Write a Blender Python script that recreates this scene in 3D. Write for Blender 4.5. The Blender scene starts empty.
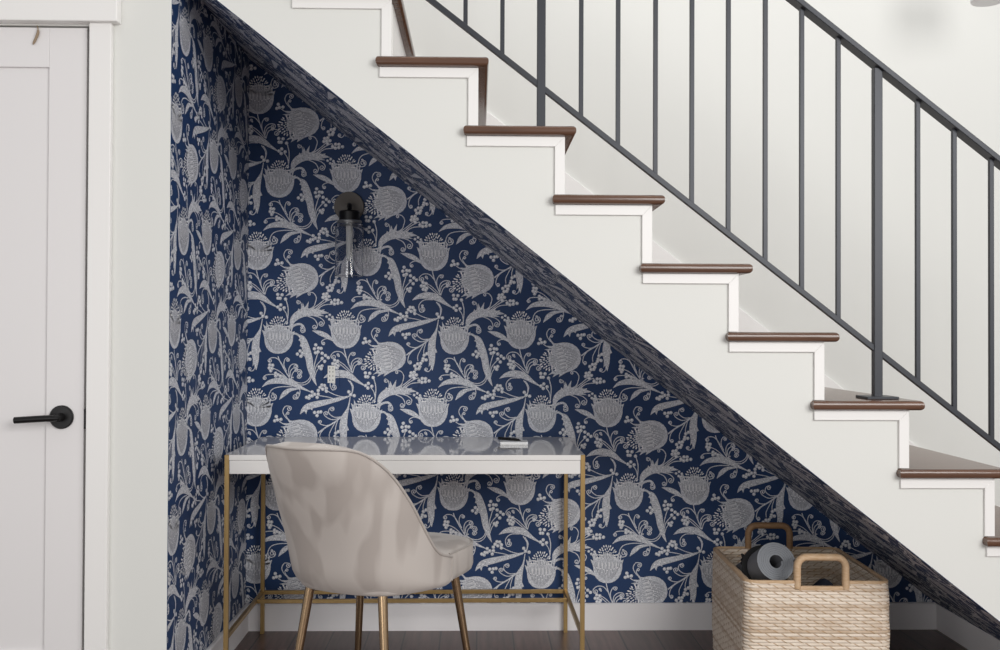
import bpy, bmesh, math, random
from mathutils import Vector, Matrix
random.seed(7)
PI = math.pi
scn = bpy.context.scene
COL = scn.collection

# ------------------------------------------------------------------ camera
FPX = 1000.0
CAM = Vector((0.0, -2.87, 1.12))
YAW, PIT, ROL = 0.022, 0.0115, 0.004
Fw = Vector((math.sin(YAW)*math.cos(PIT), math.cos(YAW)*math.cos(PIT), math.sin(PIT)))
R0 = Vector((math.cos(YAW), -math.sin(YAW), 0))
U0 = R0.cross(Fw)
Up = U0*math.cos(ROL) - R0*math.sin(ROL)
Rt = R0*math.cos(ROL) + U0*math.sin(ROL)
cd = bpy.data.cameras.new('camera'); cam = bpy.data.objects.new('camera', cd); COL.objects.link(cam)
cd.sensor_width = 36.0; cd.sensor_fit = 'HORIZONTAL'; cd.lens = 36.0*FPX/1000.0
cd.clip_start = 0.05; cd.clip_end = 60
m = Matrix((( Rt.x, Up.x, -Fw.x, CAM.x), (Rt.y, Up.y, -Fw.y, CAM.y), (Rt.z, Up.z, -Fw.z, CAM.z), (0,0,0,1)))
cam.matrix_world = m
scn.camera = cam

def at(px, py, Y):
    """where the sight line of a pixel meets the plane y = Y (room coordinates)"""
    d = Rt*((px-500)/FPX) + Up*((325-py)/FPX) + Fw
    return CAM + d*((Y-CAM.y)/d.y)
def ax(px, Y, py=337): return at(px, py, Y).x
def az(py, Y, px=478): return at(px, py, Y).z

# ------------------------------------------------------------------ materials
def srgb(r, g, b):
    def c(v):
        v /= 255.0
        return v/12.92 if v <= 0.04045 else ((v+0.055)/1.055)**2.4
    return (c(r), c(g), c(b), 1)
def mat(name, col, rough=0.5, metal=0.0, spec=0.5, noise=None, bump=None, sheen=0):
    """noise=(scale xyz, strength, second colour), bump=(scale xyz, strength)"""
    M = bpy.data.materials.new(name); M.use_nodes = True
    nt = M.node_tree; b = nt.nodes['Principled BSDF']
    b.inputs['Base Color'].default_value = col
    b.inputs['Roughness'].default_value = rough
    b.inputs['Metallic'].default_value = metal
    b.inputs['Specular IOR Level'].default_value = spec
    if sheen:
        b.inputs['Sheen Weight'].default_value = sheen
        b.inputs['Sheen Roughness'].default_value = 0.4
    if noise or bump:
        tc = nt.nodes.new('ShaderNodeTexCoord')
    def tex(sc, detail=5):
        mp = nt.nodes.new('ShaderNodeMapping'); mp.inputs['Scale'].default_value = sc
        nt.links.new(tc.outputs['Object'], mp.inputs['Vector'])
        n = nt.nodes.new('ShaderNodeTexNoise'); n.inputs['Scale'].default_value = 1.0
        n.inputs['Detail'].default_value = detail
        nt.links.new(mp.outputs['Vector'], n.inputs['Vector'])
        return n
    if noise:
        n = tex(noise[0])
        rp = nt.nodes.new('ShaderNodeValToRGB')
        w = noise[1]
        rp.color_ramp.elements[0].position = 0.5-w; rp.color_ramp.elements[1].position = 0.5+w
        rp.color_ramp.elements[0].color = col; rp.color_ramp.elements[1].color = noise[2]
        nt.links.new(n.outputs['Fac'], rp.inputs['Fac'])
        nt.links.new(rp.outputs['Color'], b.inputs['Base Color'])
    if bump:
        n = tex(bump[0], 3)
        bp = nt.nodes.new('ShaderNodeBump'); bp.inputs['Strength'].default_value = bump[1]
        bp.inputs['Distance'].default_value = 0.002
        nt.links.new(n.outputs['Fac'], bp.inputs['Height'])
        nt.links.new(bp.outputs['Normal'], b.inputs['Normal'])
    return M

M = {}
M['wall'] = mat('wall_paint', srgb(222,222,218), 0.6, spec=0.3, bump=((160,160,160), 0.05))
M['trimw'] = mat('trim_paint', srgb(236,234,232), 0.4, spec=0.4)
M['doorw'] = mat('door_paint', srgb(228,225,225), 0.42, spec=0.4)
M['gap'] = mat('gap_shadow', srgb(40,34,32), 0.8)
M['base'] = mat('baseboard_paint', srgb(238,235,236), 0.4, spec=0.4)
M['navy'] = mat('wallpaper_navy', srgb(30,56,97), 0.55, spec=0.35, noise=((260,260,260), 0.25, srgb(37,64,107)))
M['ink'] = mat('wallpaper_silver', srgb(190,192,200), 0.55, spec=0.35, noise=((300,300,300), 0.12, srgb(232,233,238)))
M['inkl'] = mat('wallpaper_light', srgb(246,245,246), 0.55, spec=0.35)
M['inkd'] = mat('wallpaper_vein', srgb(146,147,158), 0.55, spec=0.35)
M['tread'] = mat('tread_walnut', srgb(80,55,42), 0.2, spec=0.6, noise=((5,60,60), 0.28, srgb(104,73,56)), bump=((8,90,90), 0.15))
M['iron'] = mat('railing_iron', srgb(52,54,60), 0.42, metal=0.3)
M['black'] = mat('black_metal', srgb(22,21,22), 0.38, metal=0.4)
M['darkbronze'] = mat('dark_bronze', srgb(100,93,86), 0.5, metal=0.0)
M['steel'] = mat('brushed_steel', srgb(160,160,160), 0.35, metal=0.9)
M['brass'] = mat('brushed_brass', srgb(184,154,104), 0.36, metal=0.75, noise=((60,60,4), 0.3, srgb(166,138,92)))
M['legbrass'] = mat('antique_brass', srgb(172,146,116), 0.25, metal=0.95)
M['lacquer'] = mat('white_lacquer', srgb(234,231,228), 0.06, spec=0.7)
M['paper'] = mat('paper', srgb(238,238,238), 0.7)
M['bulb'] = mat('frosted_bulb', srgb(206,206,204), 0.55)
M['plastic'] = mat('outlet_white', srgb(240,238,232), 0.4)
M['mat'] = mat('mat_foam_dark', srgb(118,119,124), 0.8, bump=((220,220,220), 0.4))
M['matl'] = mat('mat_foam_light', srgb(130,133,138), 0.8, bump=((220,220,220), 0.3))
M['matline'] = mat('mat_seam', srgb(98,102,108), 0.85)
M['fabricd'] = mat('dark_cloth', srgb(46,50,62), 0.9)
M['strap'] = mat('black_webbing', srgb(18,18,20), 0.8)
M['twine'] = mat('tan_twine', srgb(150,132,110), 0.8)
M['shade'] = mat('white_glass', srgb(235,235,236), 0.3)
M['piping'] = mat('velvet_piping', srgb(176,168,162), 0.7, sheen=0.3)

def glass():
    G = bpy.data.materials.new('clear_glass'); G.use_nodes = True
    b = G.node_tree.nodes['Principled BSDF']
    b.inputs['Base Color'].default_value = (0.96,0.96,0.97,1)
    b.inputs['Roughness'].default_value = 0.02
    b.inputs['Transmission Weight'].default_value = 1.0
    b.inputs['IOR'].default_value = 1.35
    return G
M['glass'] = glass()

def velvet():
    V = bpy.data.materials.new('velvet'); V.use_nodes = True
    nt = V.node_tree; b = nt.nodes['Principled BSDF']; L = nt.links.new
    b.inputs['Roughness'].default_value = 0.75; b.inputs['Specular IOR Level'].default_value = 0.2
    b.inputs['Sheen Weight'].default_value = 0.35; b.inputs['Sheen Roughness'].default_value = 0.35
    tc = nt.nodes.new('ShaderNodeTexCoord')
    mp = nt.nodes.new('ShaderNodeMapping'); mp.inputs['Scale'].default_value = (15, 15, 1.6)
    L(tc.outputs['Object'], mp.inputs['Vector'])
    n = nt.nodes.new('ShaderNodeTexNoise'); n.inputs['Scale'].default_value = 1.0; n.inputs['Detail'].default_value = 1.2
    L(mp.outputs['Vector'], n.inputs['Vector'])
    r = nt.nodes.new('ShaderNodeValToRGB')
    e = r.color_ramp.elements
    e[0].position = 0.42; e[0].color = srgb(179,170,164)
    e[1].position = 0.53; e[1].color = srgb(196,188,182)
    L(n.outputs['Fac'], r.inputs['Fac']); L(r.outputs['Color'], b.inputs['Base Color'])
    return V
M['velvet'] = velvet()

def planks():
    P = bpy.data.materials.new('floor_planks'); P.use_nodes = True
    nt = P.node_tree; b = nt.nodes['Principled BSDF']; L = nt.links.new
    tc = nt.nodes.new('ShaderNodeTexCoord')
    mp = nt.nodes.new('ShaderNodeMapping'); mp.inputs['Rotation'].default_value = (0,0,PI/2)
    L(tc.outputs['Object'], mp.inputs['Vector'])
    br = nt.nodes.new('ShaderNodeTexBrick'); br.offset = 0.37
    br.inputs['Color1'].default_value = srgb(104,78,72); br.inputs['Color2'].default_value = srgb(74,54,50)
    br.inputs['Mortar'].default_value = srgb(24,18,17)
    br.inputs['Scale'].default_value = 1.0; br.inputs['Mortar Size'].default_value = 0.003
    br.inputs['Brick Width'].default_value = 1.6; br.inputs['Row Height'].default_value = 0.135
    br.inputs['Bias'].default_value = 0.0
    L(mp.outputs['Vector'], br.inputs['Vector'])
    m2 = nt.nodes.new('ShaderNodeMapping'); m2.inputs['Scale'].default_value = (55, 4, 4)
    L(tc.outputs['Object'], m2.inputs['Vector'])
    n = nt.nodes.new('ShaderNodeTexNoise'); n.inputs['Scale'].default_value = 1.0; n.inputs['Detail'].default_value = 6
    L(m2.outputs['Vector'], n.inputs['Vector'])
    mr = nt.nodes.new('ShaderNodeMapRange'); mr.inputs[1].default_value = 0.3; mr.inputs[2].default_value = 0.7
    mr.inputs[3].default_value = 0.6; mr.inputs[4].default_value = 1.25
    L(n.outputs['Fac'], mr.inputs[0])
    mx = nt.nodes.new('ShaderNodeMix'); mx.data_type = 'RGBA'; mx.blend_type = 'MULTIPLY'; mx.inputs[0].default_value = 1
    L(br.outputs['Color'], mx.inputs[6]); L(mr.outputs[0], mx.inputs[7])
    L(mx.outputs[2], b.inputs['Base Color'])
    b.inputs['Roughness'].default_value = 0.33
    bp = nt.nodes.new('ShaderNodeBump'); bp.inputs['Strength'].default_value = 0.35; bp.inputs['Distance'].default_value = 0.002
    L(br.outputs['Fac'], bp.inputs['Height']); bp.invert = True
    L(bp.outputs['Normal'], b.inputs['Normal'])
    return P
M['planks'] = planks()

def rattan(name, c_light, c_mid, c_wrap):
    """uv: u metres along the coil, v = coil row count"""
    P = bpy.data.materials.new(name); P.use_nodes = True
    nt = P.node_tree; b = nt.nodes['Principled BSDF']; L = nt.links.new
    b.inputs['Roughness'].default_value = 0.6; b.inputs['Specular IOR Level'].default_value = 0.3
    uv = nt.nodes.new('ShaderNodeUVMap')
    sp = nt.nodes.new('ShaderNodeSeparateXYZ'); L(uv.outputs['UV'], sp.inputs[0])
    def mth(op, a, bb=None):
        q = nt.nodes.new('ShaderNodeMath'); q.operation = op
        for i, v in enumerate((a, bb)):
            if v is None: continue
            if isinstance(v, (int, float)): q.inputs[i].default_value = v
            else: L(v, q.inputs[i])
        return q.outputs[0]
    # per-row colour
    row = mth('FLOOR', sp.outputs['Y'])
    wn = nt.nodes.new('ShaderNodeTexWhiteNoise'); wn.noise_dimensions = '1D'; L(row, wn.inputs['W'])
    cmb = nt.nodes.new('ShaderNodeCombineXYZ')
    L(mth('MULTIPLY', sp.outputs['X'], 22.0), cmb.inputs[0]); L(mth('MULTIPLY', row, 3.7), cmb.inputs[1])
    n = nt.nodes.new('ShaderNodeTexNoise'); n.inputs['Scale'].default_value = 1.0; n.inputs['Detail'].default_value = 4
    L(cmb.outputs[0], n.inputs['Vector'])
    f = mth('ADD', mth('MULTIPLY', wn.outputs['Value'], 0.55), mth('MULTIPLY', n.outputs['Fac'], 0.6))
    rp = nt.nodes.new('ShaderNodeValToRGB'); L(f, rp.inputs['Fac'])
    rp.color_ramp.elements[0].position = 0.25; rp.color_ramp.elements[0].color = c_mid
    rp.color_ramp.elements[1].position = 0.62; rp.color_ramp.elements[1].color = c_light
    # slanted wrapping strands, one row offset per coil
    d = mth('ADD', mth('MULTIPLY', sp.outputs['X'], 20.0), mth('ADD', mth('MULTIPLY', row, 0.5), mth('MULTIPLY', mth('FRACT', sp.outputs['Y']), 0.32)))
    fr = mth('FRACT', d)
    st = mth('LESS_THAN', fr, 0.14)
    mx = nt.nodes.new('ShaderNodeMix'); mx.data_type = 'RGBA'
    L(mth('MULTIPLY', st, 0.72), mx.inputs[0]); L(rp.outputs['Color'], mx.inputs[6]); mx.inputs[7].default_value = c_wrap
    L(mx.outputs[2], b.inputs['Base Color'])
    bp = nt.nodes.new('ShaderNodeBump'); bp.inputs['Strength'].default_value = 0.5; bp.inputs['Distance'].default_value = 0.003
    L(mth('ADD', st, mth('MULTIPLY', n.outputs['Fac'], 0.6)), bp.inputs['Height']); L(bp.outputs['Normal'], b.inputs['Normal'])
    return P
M['rattan'] = rattan('rattan_coils', srgb(231,217,201), srgb(193,169,144), srgb(172,138,102))
M['cane'] = mat('cane_wrap', srgb(192,156,118), 0.55, noise=((50,50,160), 0.25, srgb(212,184,152)), bump=((30,30,220), 0.5))
M['cane_dark'] = mat('cane_wrap_shaded', srgb(140,106,74), 0.55, noise=((50,50,160), 0.25, srgb(164,128,92)), bump=((30,30,220), 0.5))  # same cane, shade painted into a darker copy for the rear side

# ------------------------------------------------------------------ object helpers
def link(name, me, mats, parent=None):
    o = bpy.data.objects.new(name, me); COL.objects.link(o)
    for mm in (mats if isinstance(mats, (list, tuple)) else [mats]): me.materials.append(mm)
    if parent: o.parent = parent
    return o
def obj(name, bm, mats, parent=None, smooth=False, bevel=0, seg=2, angle=35):
    bmesh.ops.recalc_face_normals(bm, faces=bm.faces)
    me = bpy.data.meshes.new(name); bm.to_mesh(me); bm.free()
    if smooth:
        for p in me.polygons: p.use_smooth = True
        try: me.set_sharp_from_angle(angle=math.radians(angle))
        except Exception: pass
    o = link(name, me, mats, parent)
    if bevel:
        b = o.modifiers.new('Bevel', 'BEVEL'); b.width = bevel; b.segments = seg; b.limit_method = 'ANGLE'
        b.angle_limit = math.radians(40); b.harden_normals = False
    return o
def tag(o, label, cat, group=None):
    o['label'] = label; o['category'] = cat
    if group: o['group'] = group
    return o
def struct(o): o['kind'] = 'structure'; return o
def thing(name, label, cat, loc=(0,0,0), rz=0, group=None):
    o = bpy.data.objects.new(name, None); COL.objects.link(o)
    o.empty_display_size = 0.1
    o.location = loc; o.rotation_euler = (0,0,rz)
    return tag(o, label, cat, group)
def box(bm, x0, x1, y0, y1, z0, z1):
    v = [bm.verts.new((x,y,z)) for z in (z0,z1) for y in (y0,y1) for x in (x0,x1)]
    for f in ((0,2,3,1),(4,5,7,6),(0,1,5,4),(2,6,7,3),(0,4,6,2),(1,3,7,5)):
        bm.faces.new([v[i] for i in f])
def prism(bm, pts, y0, y1):
    """pts in (x,z), extruded along y"""
    a = [bm.verts.new((x,y0,z)) for x,z in pts]; b = [bm.verts.new((x,y1,z)) for x,z in pts]
    bm.faces.new(a); bm.faces.new(b[::-1])
    n = len(pts)
    for i in range(n): bm.faces.new((a[i], b[i], b[(i+1)%n], a[(i+1)%n]))
def tube(bm, pts, r, n=10, cap=True, flat=1.0):
    """swept round tube; r number or list"""
    P = [Vector(p) for p in pts]; N = len(P)
    rr = r if isinstance(r, (list, tuple)) else [r]*N
    t0 = (P[1]-P[0]).normalized()
    ref = Vector((0,0,1)) if abs(t0.z) < 0.9 else Vector((0,1,0))
    nrm = (ref - t0*ref.dot(t0)).normalized()
    rings = []
    for i in range(N):
        t = ((P[min(i+1,N-1)]-P[i]).normalized() + (P[i]-P[max(i-1,0)]).normalized())
        t = t.normalized() if t.length > 1e-9 else t0
        nrm = (nrm - t*nrm.dot(t)).normalized(); bn = t.cross(nrm)
        rings.append([bm.verts.new(P[i] + (nrm*math.cos(2*PI*k/n) + bn*math.sin(2*PI*k/n)*flat)*rr[i]) for k in range(n)])
    for i in range(N-1):
        for k in range(n):
            bm.faces.new((rings[i][k], rings[i][(k+1)%n], rings[i+1][(k+1)%n], rings[i+1][k]))
    if cap:
        bm.faces.new(rings[0][::-1]); bm.faces.new(rings[-1])
def lathe(bm, prof, n=32, origin=(0,0,0), axis='z'):
    O = Vector(origin); rings = []
    for r, h in prof:
        ring = []
        for k in range(n):
            a = 2*PI*k/n; c, s = r*math.cos(a), r*math.sin(a)
            p = {'z': (c, s, h), 'y': (c, h, s), 'x': (h, c, s)}[axis]
            ring.append(bm.verts.new(O+Vector(p)))
        rings.append(ring)
    for i in range(len(rings)-1):
        for k in range(n):
            bm.faces.new((rings[i][k], rings[i][(k+1)%n], rings[i+1][(k+1)%n], rings[i+1][k]))
    bm.faces.new(rings[0][::-1]); bm.faces.new(rings[-1])
def bar(bm, a, b, w, h, up=(0,0,1)):
    """square bar from a to b, w across, h along the 'up' side"""
    a = Vector(a); b = Vector(b); t = (b-a).normalized(); u = Vector(up); u = (u - t*u.dot(t)).normalized(); s = t.cross(u)
    vs = []
    for p in (a, b):
        for i, j in ((-1,-1),(1,-1),(1,1),(-1,1)):
            vs.append(bm.verts.new(p + s*(i*w/2) + u*(j*h/2)))
    for f in ((0,1,2,3),(7,6,5,4),(0,4,5,1),(1,5,6,2),(2,6,7,3),(3,7,4,0)):
        bm.faces.new([vs[i] for i in f])
def cr(pts, n=8):
    """Catmull-Rom resampling of points (any dimension)"""
    P = [tuple(p) for p in pts]; out = []
    for i in range(len(P)-1):
        p0, p1, p2, p3 = P[max(i-1,0)], P[i], P[i+1], P[min(i+2,len(P)-1)]
        for k in range(n):
            t = k/n
            out.append(tuple(0.5*((2*b)+(-a+c)*t+(2*a-5*b+4*c-d)*t*t+(-a+3*b-3*c+d)*t**3) for a,b,c,d in zip(p0,p1,p2,p3)))
    out.append(P[-1])
    return out

# ------------------------------------------------------------------ room measures
W = 0.965                               # stair and nook depth
XL = ax(169.5, 0.0)                     # left side of the nook
SLOPE = 0.7855
X0S = ax(641, 0.0)                      # where the sloped ceiling passes camera height
def soff(x): return CAM.z - SLOPE*(x - X0S)
BBH = 0.102
XR = X0S + (CAM.z-BBH)/SLOPE + 0.017            # where the slope meets the right baseboard
ZTOP = 3.3

# stair treads: edges measured on the first and the seventh tread in view
NOSE = 0.028
pA, pB = at(375.5, 55, -NOSE), at(900.5, 469.5, -NOSE)
RUN = (pB.x-pA.x)/6.0; RISE = (pA.z-pB.z)/6.0
TW = ax(488.7, -NOSE, 60) - pA.x          # tread length along x
TT = 0.0275                             # tread thickness
JOG = {3: 0.004, 4: 0.0055, 5: 0.0045}    # the treads are not perfectly even
def tread_x(k): return pA.x + RUN*(k-1) + JOG.get(k, 0)
def tread_z(k): return pA.z - RISE*(k-1)
OVER = 0.027
rA, rB = ax(478.3, -0.0085, 100), ax(909.3, -0.0085, 440)
def riser_x(k): return rA + (rB-rA)*(k-1)/5.0 + JOG.get(k, 0)*0.7   # right face of the riser below tread k
K0, K1 = -1, 10
print('RUN', RUN, 'RISE', RISE, 'TW', TW, 'XL', XL, 'XR', XR, 'floor steps', [round(tread_z(k),3) for k in range(K0,K1+1)])

# ------------------------------------------------------------------ floor
bm = bmesh.new(); box(bm, -2.6, 3.2, -4.5, W+0.1, -0.05, 0.0)
struct(obj('floor', bm, M['planks']))

# ------------------------------------------------------------------ front wall (door side + stair side panel)
DX1 = ax(87.4, 0.0, 250); DX0 = DX1-0.82; DZ = az(26, 0.0, 80)
bm = bmesh.new()
T = 0.04
box(bm, DX1, XL-0.0014, 0, 0.12, 0, ZTOP)
box(bm, -2.6, DX0, 0, 0.12, 0, ZTOP)
box(bm, DX0, DX1, 0, 0.12, DZ, ZTOP)
# stepped side of the stairs
pts = [(XL, soff(XL)+0.0015)]
pts.append((X0S+(CAM.z-0.0005)/SLOPE, 0.002)) ; pts.append((riser_x(K1)-0.003, 0.002))
top = []
for k in range(K1, K0-1, -1):
    zt = tread_z(k)-TT
    if zt <= 0.01: continue
    top.append((riser_x(k)-0.003, max(0.002, tread_z(k+1)-TT) if k < K1 else 0.002)); top.append((riser_x(k)-0.003, zt))
# remove what falls left of the nook side
poly = [pts[0], pts[1]] + top
poly = [p for p in poly if p[0] > XL]
poly = [(XL, soff(XL)+0.0015)] + poly[(0 if poly[0][0] > XL else 1):]
poly.append((XL, poly[-1][1]))
struct(obj('wall_front', bm, M['wall']))
SIDE = poly

# far wall of the stairwell above the steps (same plane as the nook back wall)
bm = bmesh.new()
prism(bm, [(XL-0.1, soff(XL)+0.012), (XR+0.4, soff(XR+0.4)+0.012), (3.2, 0), (3.2, ZTOP), (XL-0.1, ZTOP)], W+0.001, W+0.1)
struct(obj('wall_stairwell', bm, M['wall']))

# ------------------------------------------------------------------ wallpaper pattern
# traced on the back wall in pixels; lattice of one motif cell
def r1(X, Y): return (400+X/6.5, 220+Y/6.5)
def r2(X, Y): return (400+X/6.5, 300+Y/6.5)
def r8(X, Y): return (380+X/4.333, 280+Y/4.333)
def r4(X, Y): return (400+X/8.125, 360+Y/8.125)
SH = []      # (layer, material index, [(x,y)...] strip or polygon, kind)
def ribbon(pts, wid, n=6, mi=1, lay=0):
    q = cr([(p[0], p[1], w) for p, w in zip(pts, wid)], n)
    Lq, Rq = [], []
    for i, (x, y, w) in enumerate(q):
        a = q[max(i-1,0)]; b = q[min(i+1,len(q)-1)]
        dx, dy = b[0]-a[0], b[1]-a[1]; l = math.hypot(dx, dy) or 1
        w = max(w, 0.05)
        Lq.append((x-dy/l*w/2, y+dx/l*w/2)); Rq.append((x+dy/l*w/2, y-dx/l*w/2))
    SH.append((lay, mi, (Lq, Rq), 'strip'))
    return q
LW = 0.98
def line(pts, w=LW, n=5, lay=0): ribbon(pts, [w]*len(pts), n, 1, lay)
def disc(x, y, r, mi=1, lay=0, n=10, sx=1.0, rot=0):
    SH.append((lay, mi, [(x+r*sx*math.cos(2*PI*k/n)*math.cos(rot)-r*math.sin(2*PI*k/n)*math.sin(rot),
                          y+r*sx*math.cos(2*PI*k/n)*math.sin(rot)+r*math.sin(2*PI*k/n)*math.cos(rot)) for k in range(n)], 'poly'))
def curl(pts, c, r, turn=1, turns=1.15, w=LW):
    """a stem that ends rolled up round c"""
    q = cr(pts, 5); x, y = q[-1]
    a0 = math.atan2(y-c[1], x-c[0]); r0 = math.hypot(x-c[0], y-c[1])
    for k in range(1, 13):
        t = k/12; a = a0 + turn*2*PI*turns*t; rr = r0*(1-t) + r*0.35*t if r0 > r*0.35 else r
        q.append((c[0]+rr*math.cos(a), c[1]+rr*math.sin(a)))
    ribbon(q, [w*0.9]*len(q), 1)
    disc(q[-1][0], q[-1][1], w*0.75, 1, 0, 8)
def berries(pts, r=1.75):
    for (x, y) in pts:
        disc(x, y, r); disc(x-r*0.15, y-r*0.2, r*0.42, 2, 2, 6)
def leaf(pts, wid, dots=True):
    q = ribbon(pts, wid, 6)
    if dots:
        for i in range(3, len(q)-3, 3):
            x, y, w = q[i]
            if w > 2.6:
                a = q[i-1]; b = q[i+1]; l = math.hypot(b[0]-a[0], b[1]-a[1]) or 1
                nx, ny = -(b[1]-a[1])/l, (b[0]-a[0])/l
                s = 0.18 if (i//3) % 2 else -0.18
                disc(x+nx*w*s, y+ny*w*s, 0.72, 2, 2, 6)
                ribbon([(x+nx*w*0.1, y+ny*w*0.1), (x+nx*w*0.42, y+ny*w*0.42)], [0.5,0.3], 2, 3, 1)
                ribbon([(x-nx*w*0.12, y-ny*w*0.12), (x-nx*w*0.42, y-ny*w*0.42)], [0.5,0.3], 2, 3, 1)
def flower(cx, cy, rot, sc=1.0, flip=1, fat=1.0):
    """tulip-like head, local frame: +y towards the crown"""
    c, s = math.cos(rot), math.sin(rot)
    def T(x, y):
        x *= flip*sc*fat/6.5; y *= sc/6.5
        return (cx + x*c + y*s, cy + x*s - y*c)
    body = [(0,-100),(28,-97),(52,-86),(74,-66),(89,-40),(97,-10),(98,14),(99,40),(88,24),(90,50),(88,68),(77,50),(74,66),(70,80),
            (60,62),(40,66),(20,62),(0,66),(-20,62),(-40,66),(-58,62),(-66,82),(-74,64),(-84,88),(-86,62),(-95,70),(-90,40),(-99,30),(-92,4),
            (-88,-30),(-76,-62),(-54,-85),(-28,-97)]
    SH.append((0, 1, [T(*p) for p in body], 'poly'))
    dome = [(-52+104*k/12, 58+ (1-((k-6)/6.0)**2)*66) for k in range(13)]
    SH.append((0, 0, [T(*p) for p in dome] , 'poly'))
    SH.append((0, 1, [T(*p) for p in ((-50,60),(-44,80),(-20,92),(0,95),(22,91),(45,78),(50,60))], 'poly'))
    for k in range(-4, 5):
        ribbon([T(k*11, 52), T(k*12.5, 84-abs(k)*4), T(k*13, 108-abs(k)*6)], [0.9,0.9,0.7], 2, 1, 1)
        if k % 2: ribbon([T(k*9+4, 62), T(k*9+3, 86-abs(k)*3)], [0.5,0.4], 2, 3, 2)
    for t3 in (((-97,20),(-110,56),(-88,44)),((-90,52),(-103,92),(-78,72)),((-80,70),(-84,116),(-64,80)),((97,22),(108,54),(88,46)),((88,54),(97,84),(76,70)),((76,68),(78,104),(62,78))):
        SH.append((0, 1, [T(*p) for p in t3], 'poly'))
    for ring, (f, cnt, r_) in enumerate(((1.0, 14, 0.66), (0.8, 11, 0.6), (0.6, 8, 0.56), (0.38, 5, 0.5))):
        for k in range(cnt):                  # stamens of the crown
            jit = ((k*37+ring*53) % 11)/11-0.5
            a = PI*(0.03+0.94*(k+0.25*jit)/(cnt-1))
            x, y = 64*f*math.cos(a), 58+84*f*(1+0.10*jit)*math.sin(a)
            p = T(x, y); disc(p[0], p[1], r_*sc, 2 if (k+ring) % 3 else 1, 2, 8, 2.0 if ring < 2 else 1.3, rot-a)
    for k in range(-7, 8):                    # engraved veins and seed dots
        x = k*11.5
        b0 = -92 + abs(k)**1.8*1.5; t0 = 58-abs(k)*2
        if abs(k) == 7: b0, t0 = -25, 40
        ribbon([T(x*0.72, b0+6), T(x, (b0+t0)/2), T(x*0.94, t0)], [0.35,0.6,0.25], 3, 3, 1)
        if k % 2 == 0 and abs(k) < 7:
            p = T(x, -18 - abs(k)*-3); disc(p[0], p[1], 0.62*sc, 2, 2, 6)
        elif abs(k) < 6:
            p = T(x, -44 + abs(k)*5); disc(p[0], p[1], 0.5*sc, 2, 2, 6)
            ribbon([T(x, -8), T(x+2, 18), T(x-1, 40)], [0.25,0.8,0.2], 2, 2, 2)
    return T
# --- second tulip (B) with its spray
flower(*r2(355,258), 0.03, 0.98)
line([r2(355,372), r2(365,400), r2(400,465), r2(435,520)])
curl([r2(395,452), r2(372,410), r2(345,385), r2(312,382), r2(290,398)], r2(303,400), 2.0, -1)
curl([r2(410,470), r2(393,430), r2(398,395), r2(412,382), r2(428,392)], r2(418,396), 1.7, 1)
curl([r2(428,505), r2(425,455), r2(445,425), r2(475,425), r2(484,445)], r2(470,438), 2.0, 1)
curl([r2(433,505), r2(436,470), r2(455,448), r2(478,452), r2(480,465)], r2(470,462), 1.4, 1, 0.8)
curl([r2(440,522), r2(450,482), r2(475,460), r2(502,462), r2(510,480)], r2(494,478), 2.3, 1)
curl([r2(498,492), r2(508,500), r2(500,512)], r2(490,503), 1.6, 1)
berries([r2(302,428), r2(320,430), r2(298,448), r2(316,452), r2(308,466), r2(340,482), r2(356,492), r2(340,500), r2(372,500)])
line([r2(318,448), r2(365,470), r2(420,520)], 0.8); line([r2(356,490), r2(390,500), r2(430,525)], 0.8)
curl([r2(420,530), r2(380,500), r2(330,490), r2(280,493), r2(258,512)], r2(270,513), 2.0, -1)
leaf([r2(252,572), r2(300,540), r2(380,530), r2(445,545), r2(505,575), r2(575,606)], [0.3, 4.2, 6.4, 6.0, 3.0, 0.5])
curl([r4(560,225), r4(470,225), r4(400,245), r4(372,295), r4(390,335), r4(425,328)], r4(408,305), 2.6, -1)
curl([r4(425,328), r4(418,300), r4(395,288)], r4(402,280), 1.4, -1, 0.8)
leaf([r4(456,330), r4(495,282), r4(548,248), r4(640,238)], [0.3, 4.6, 3.4, 0.6])
curl([r4(620,242), r4(622,275), r4(605,318), r4(575,325)], r4(587,306), 1.8, 1)
curl([r4(605,318), r4(592,290), r4(600,270)], r4(607,278), 1.2, 1, 0.8)
# --- right leaf (E) and its berries
line([r2(445,228), r2(468,224), r2(492,238)], 2.0)
leaf([r2(482,230), r2(512,258), r2(535,320), r2(555,385), r2(565,450), r2(585,515), r2(606,562)], [0.6, 5.8, 7.6, 7.0, 6.0, 3.6, 0.4])
for (a, b, c2) in (((495,255),(486,268),(515,285)), ((500,290),(495,306),(525,315))):
    SH.append((0, 1, [r2(*a), r2(*b), r2(*c2)], 'poly'))
curl([r2(572,470), r2(555,520), r2(515,545), r2(470,538), r2(445,520)], r2(452,512), 1.0, 1, 0.4)
line([r2(572,480), r2(562,530), r2(525,557), r2(480,552), r2(455,532)], 0.9)
berries([r2(480,357), r2(498,337), r2(503,371), r2(515,350)]); line([r2(500,355), r2(530,372)], 0.8)
berries([r2(598,297), r2(590,322), r2(614,342), r2(633,320), r2(597,348), r2(616,318), r2(640,352), r2(662,366), r2(680,380), r2(657,404), r2(640,385), r2(622,440), r2(640,434), r2(634,452)])
line([r2(585,510), r2(590,430), r2(612,350)], 0.9); line([r2(588,515), r2(600,440), r2(645,385)], 0.9); line([r2(590,520), r2(604,470), r2(626,440)], 0.8)
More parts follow.
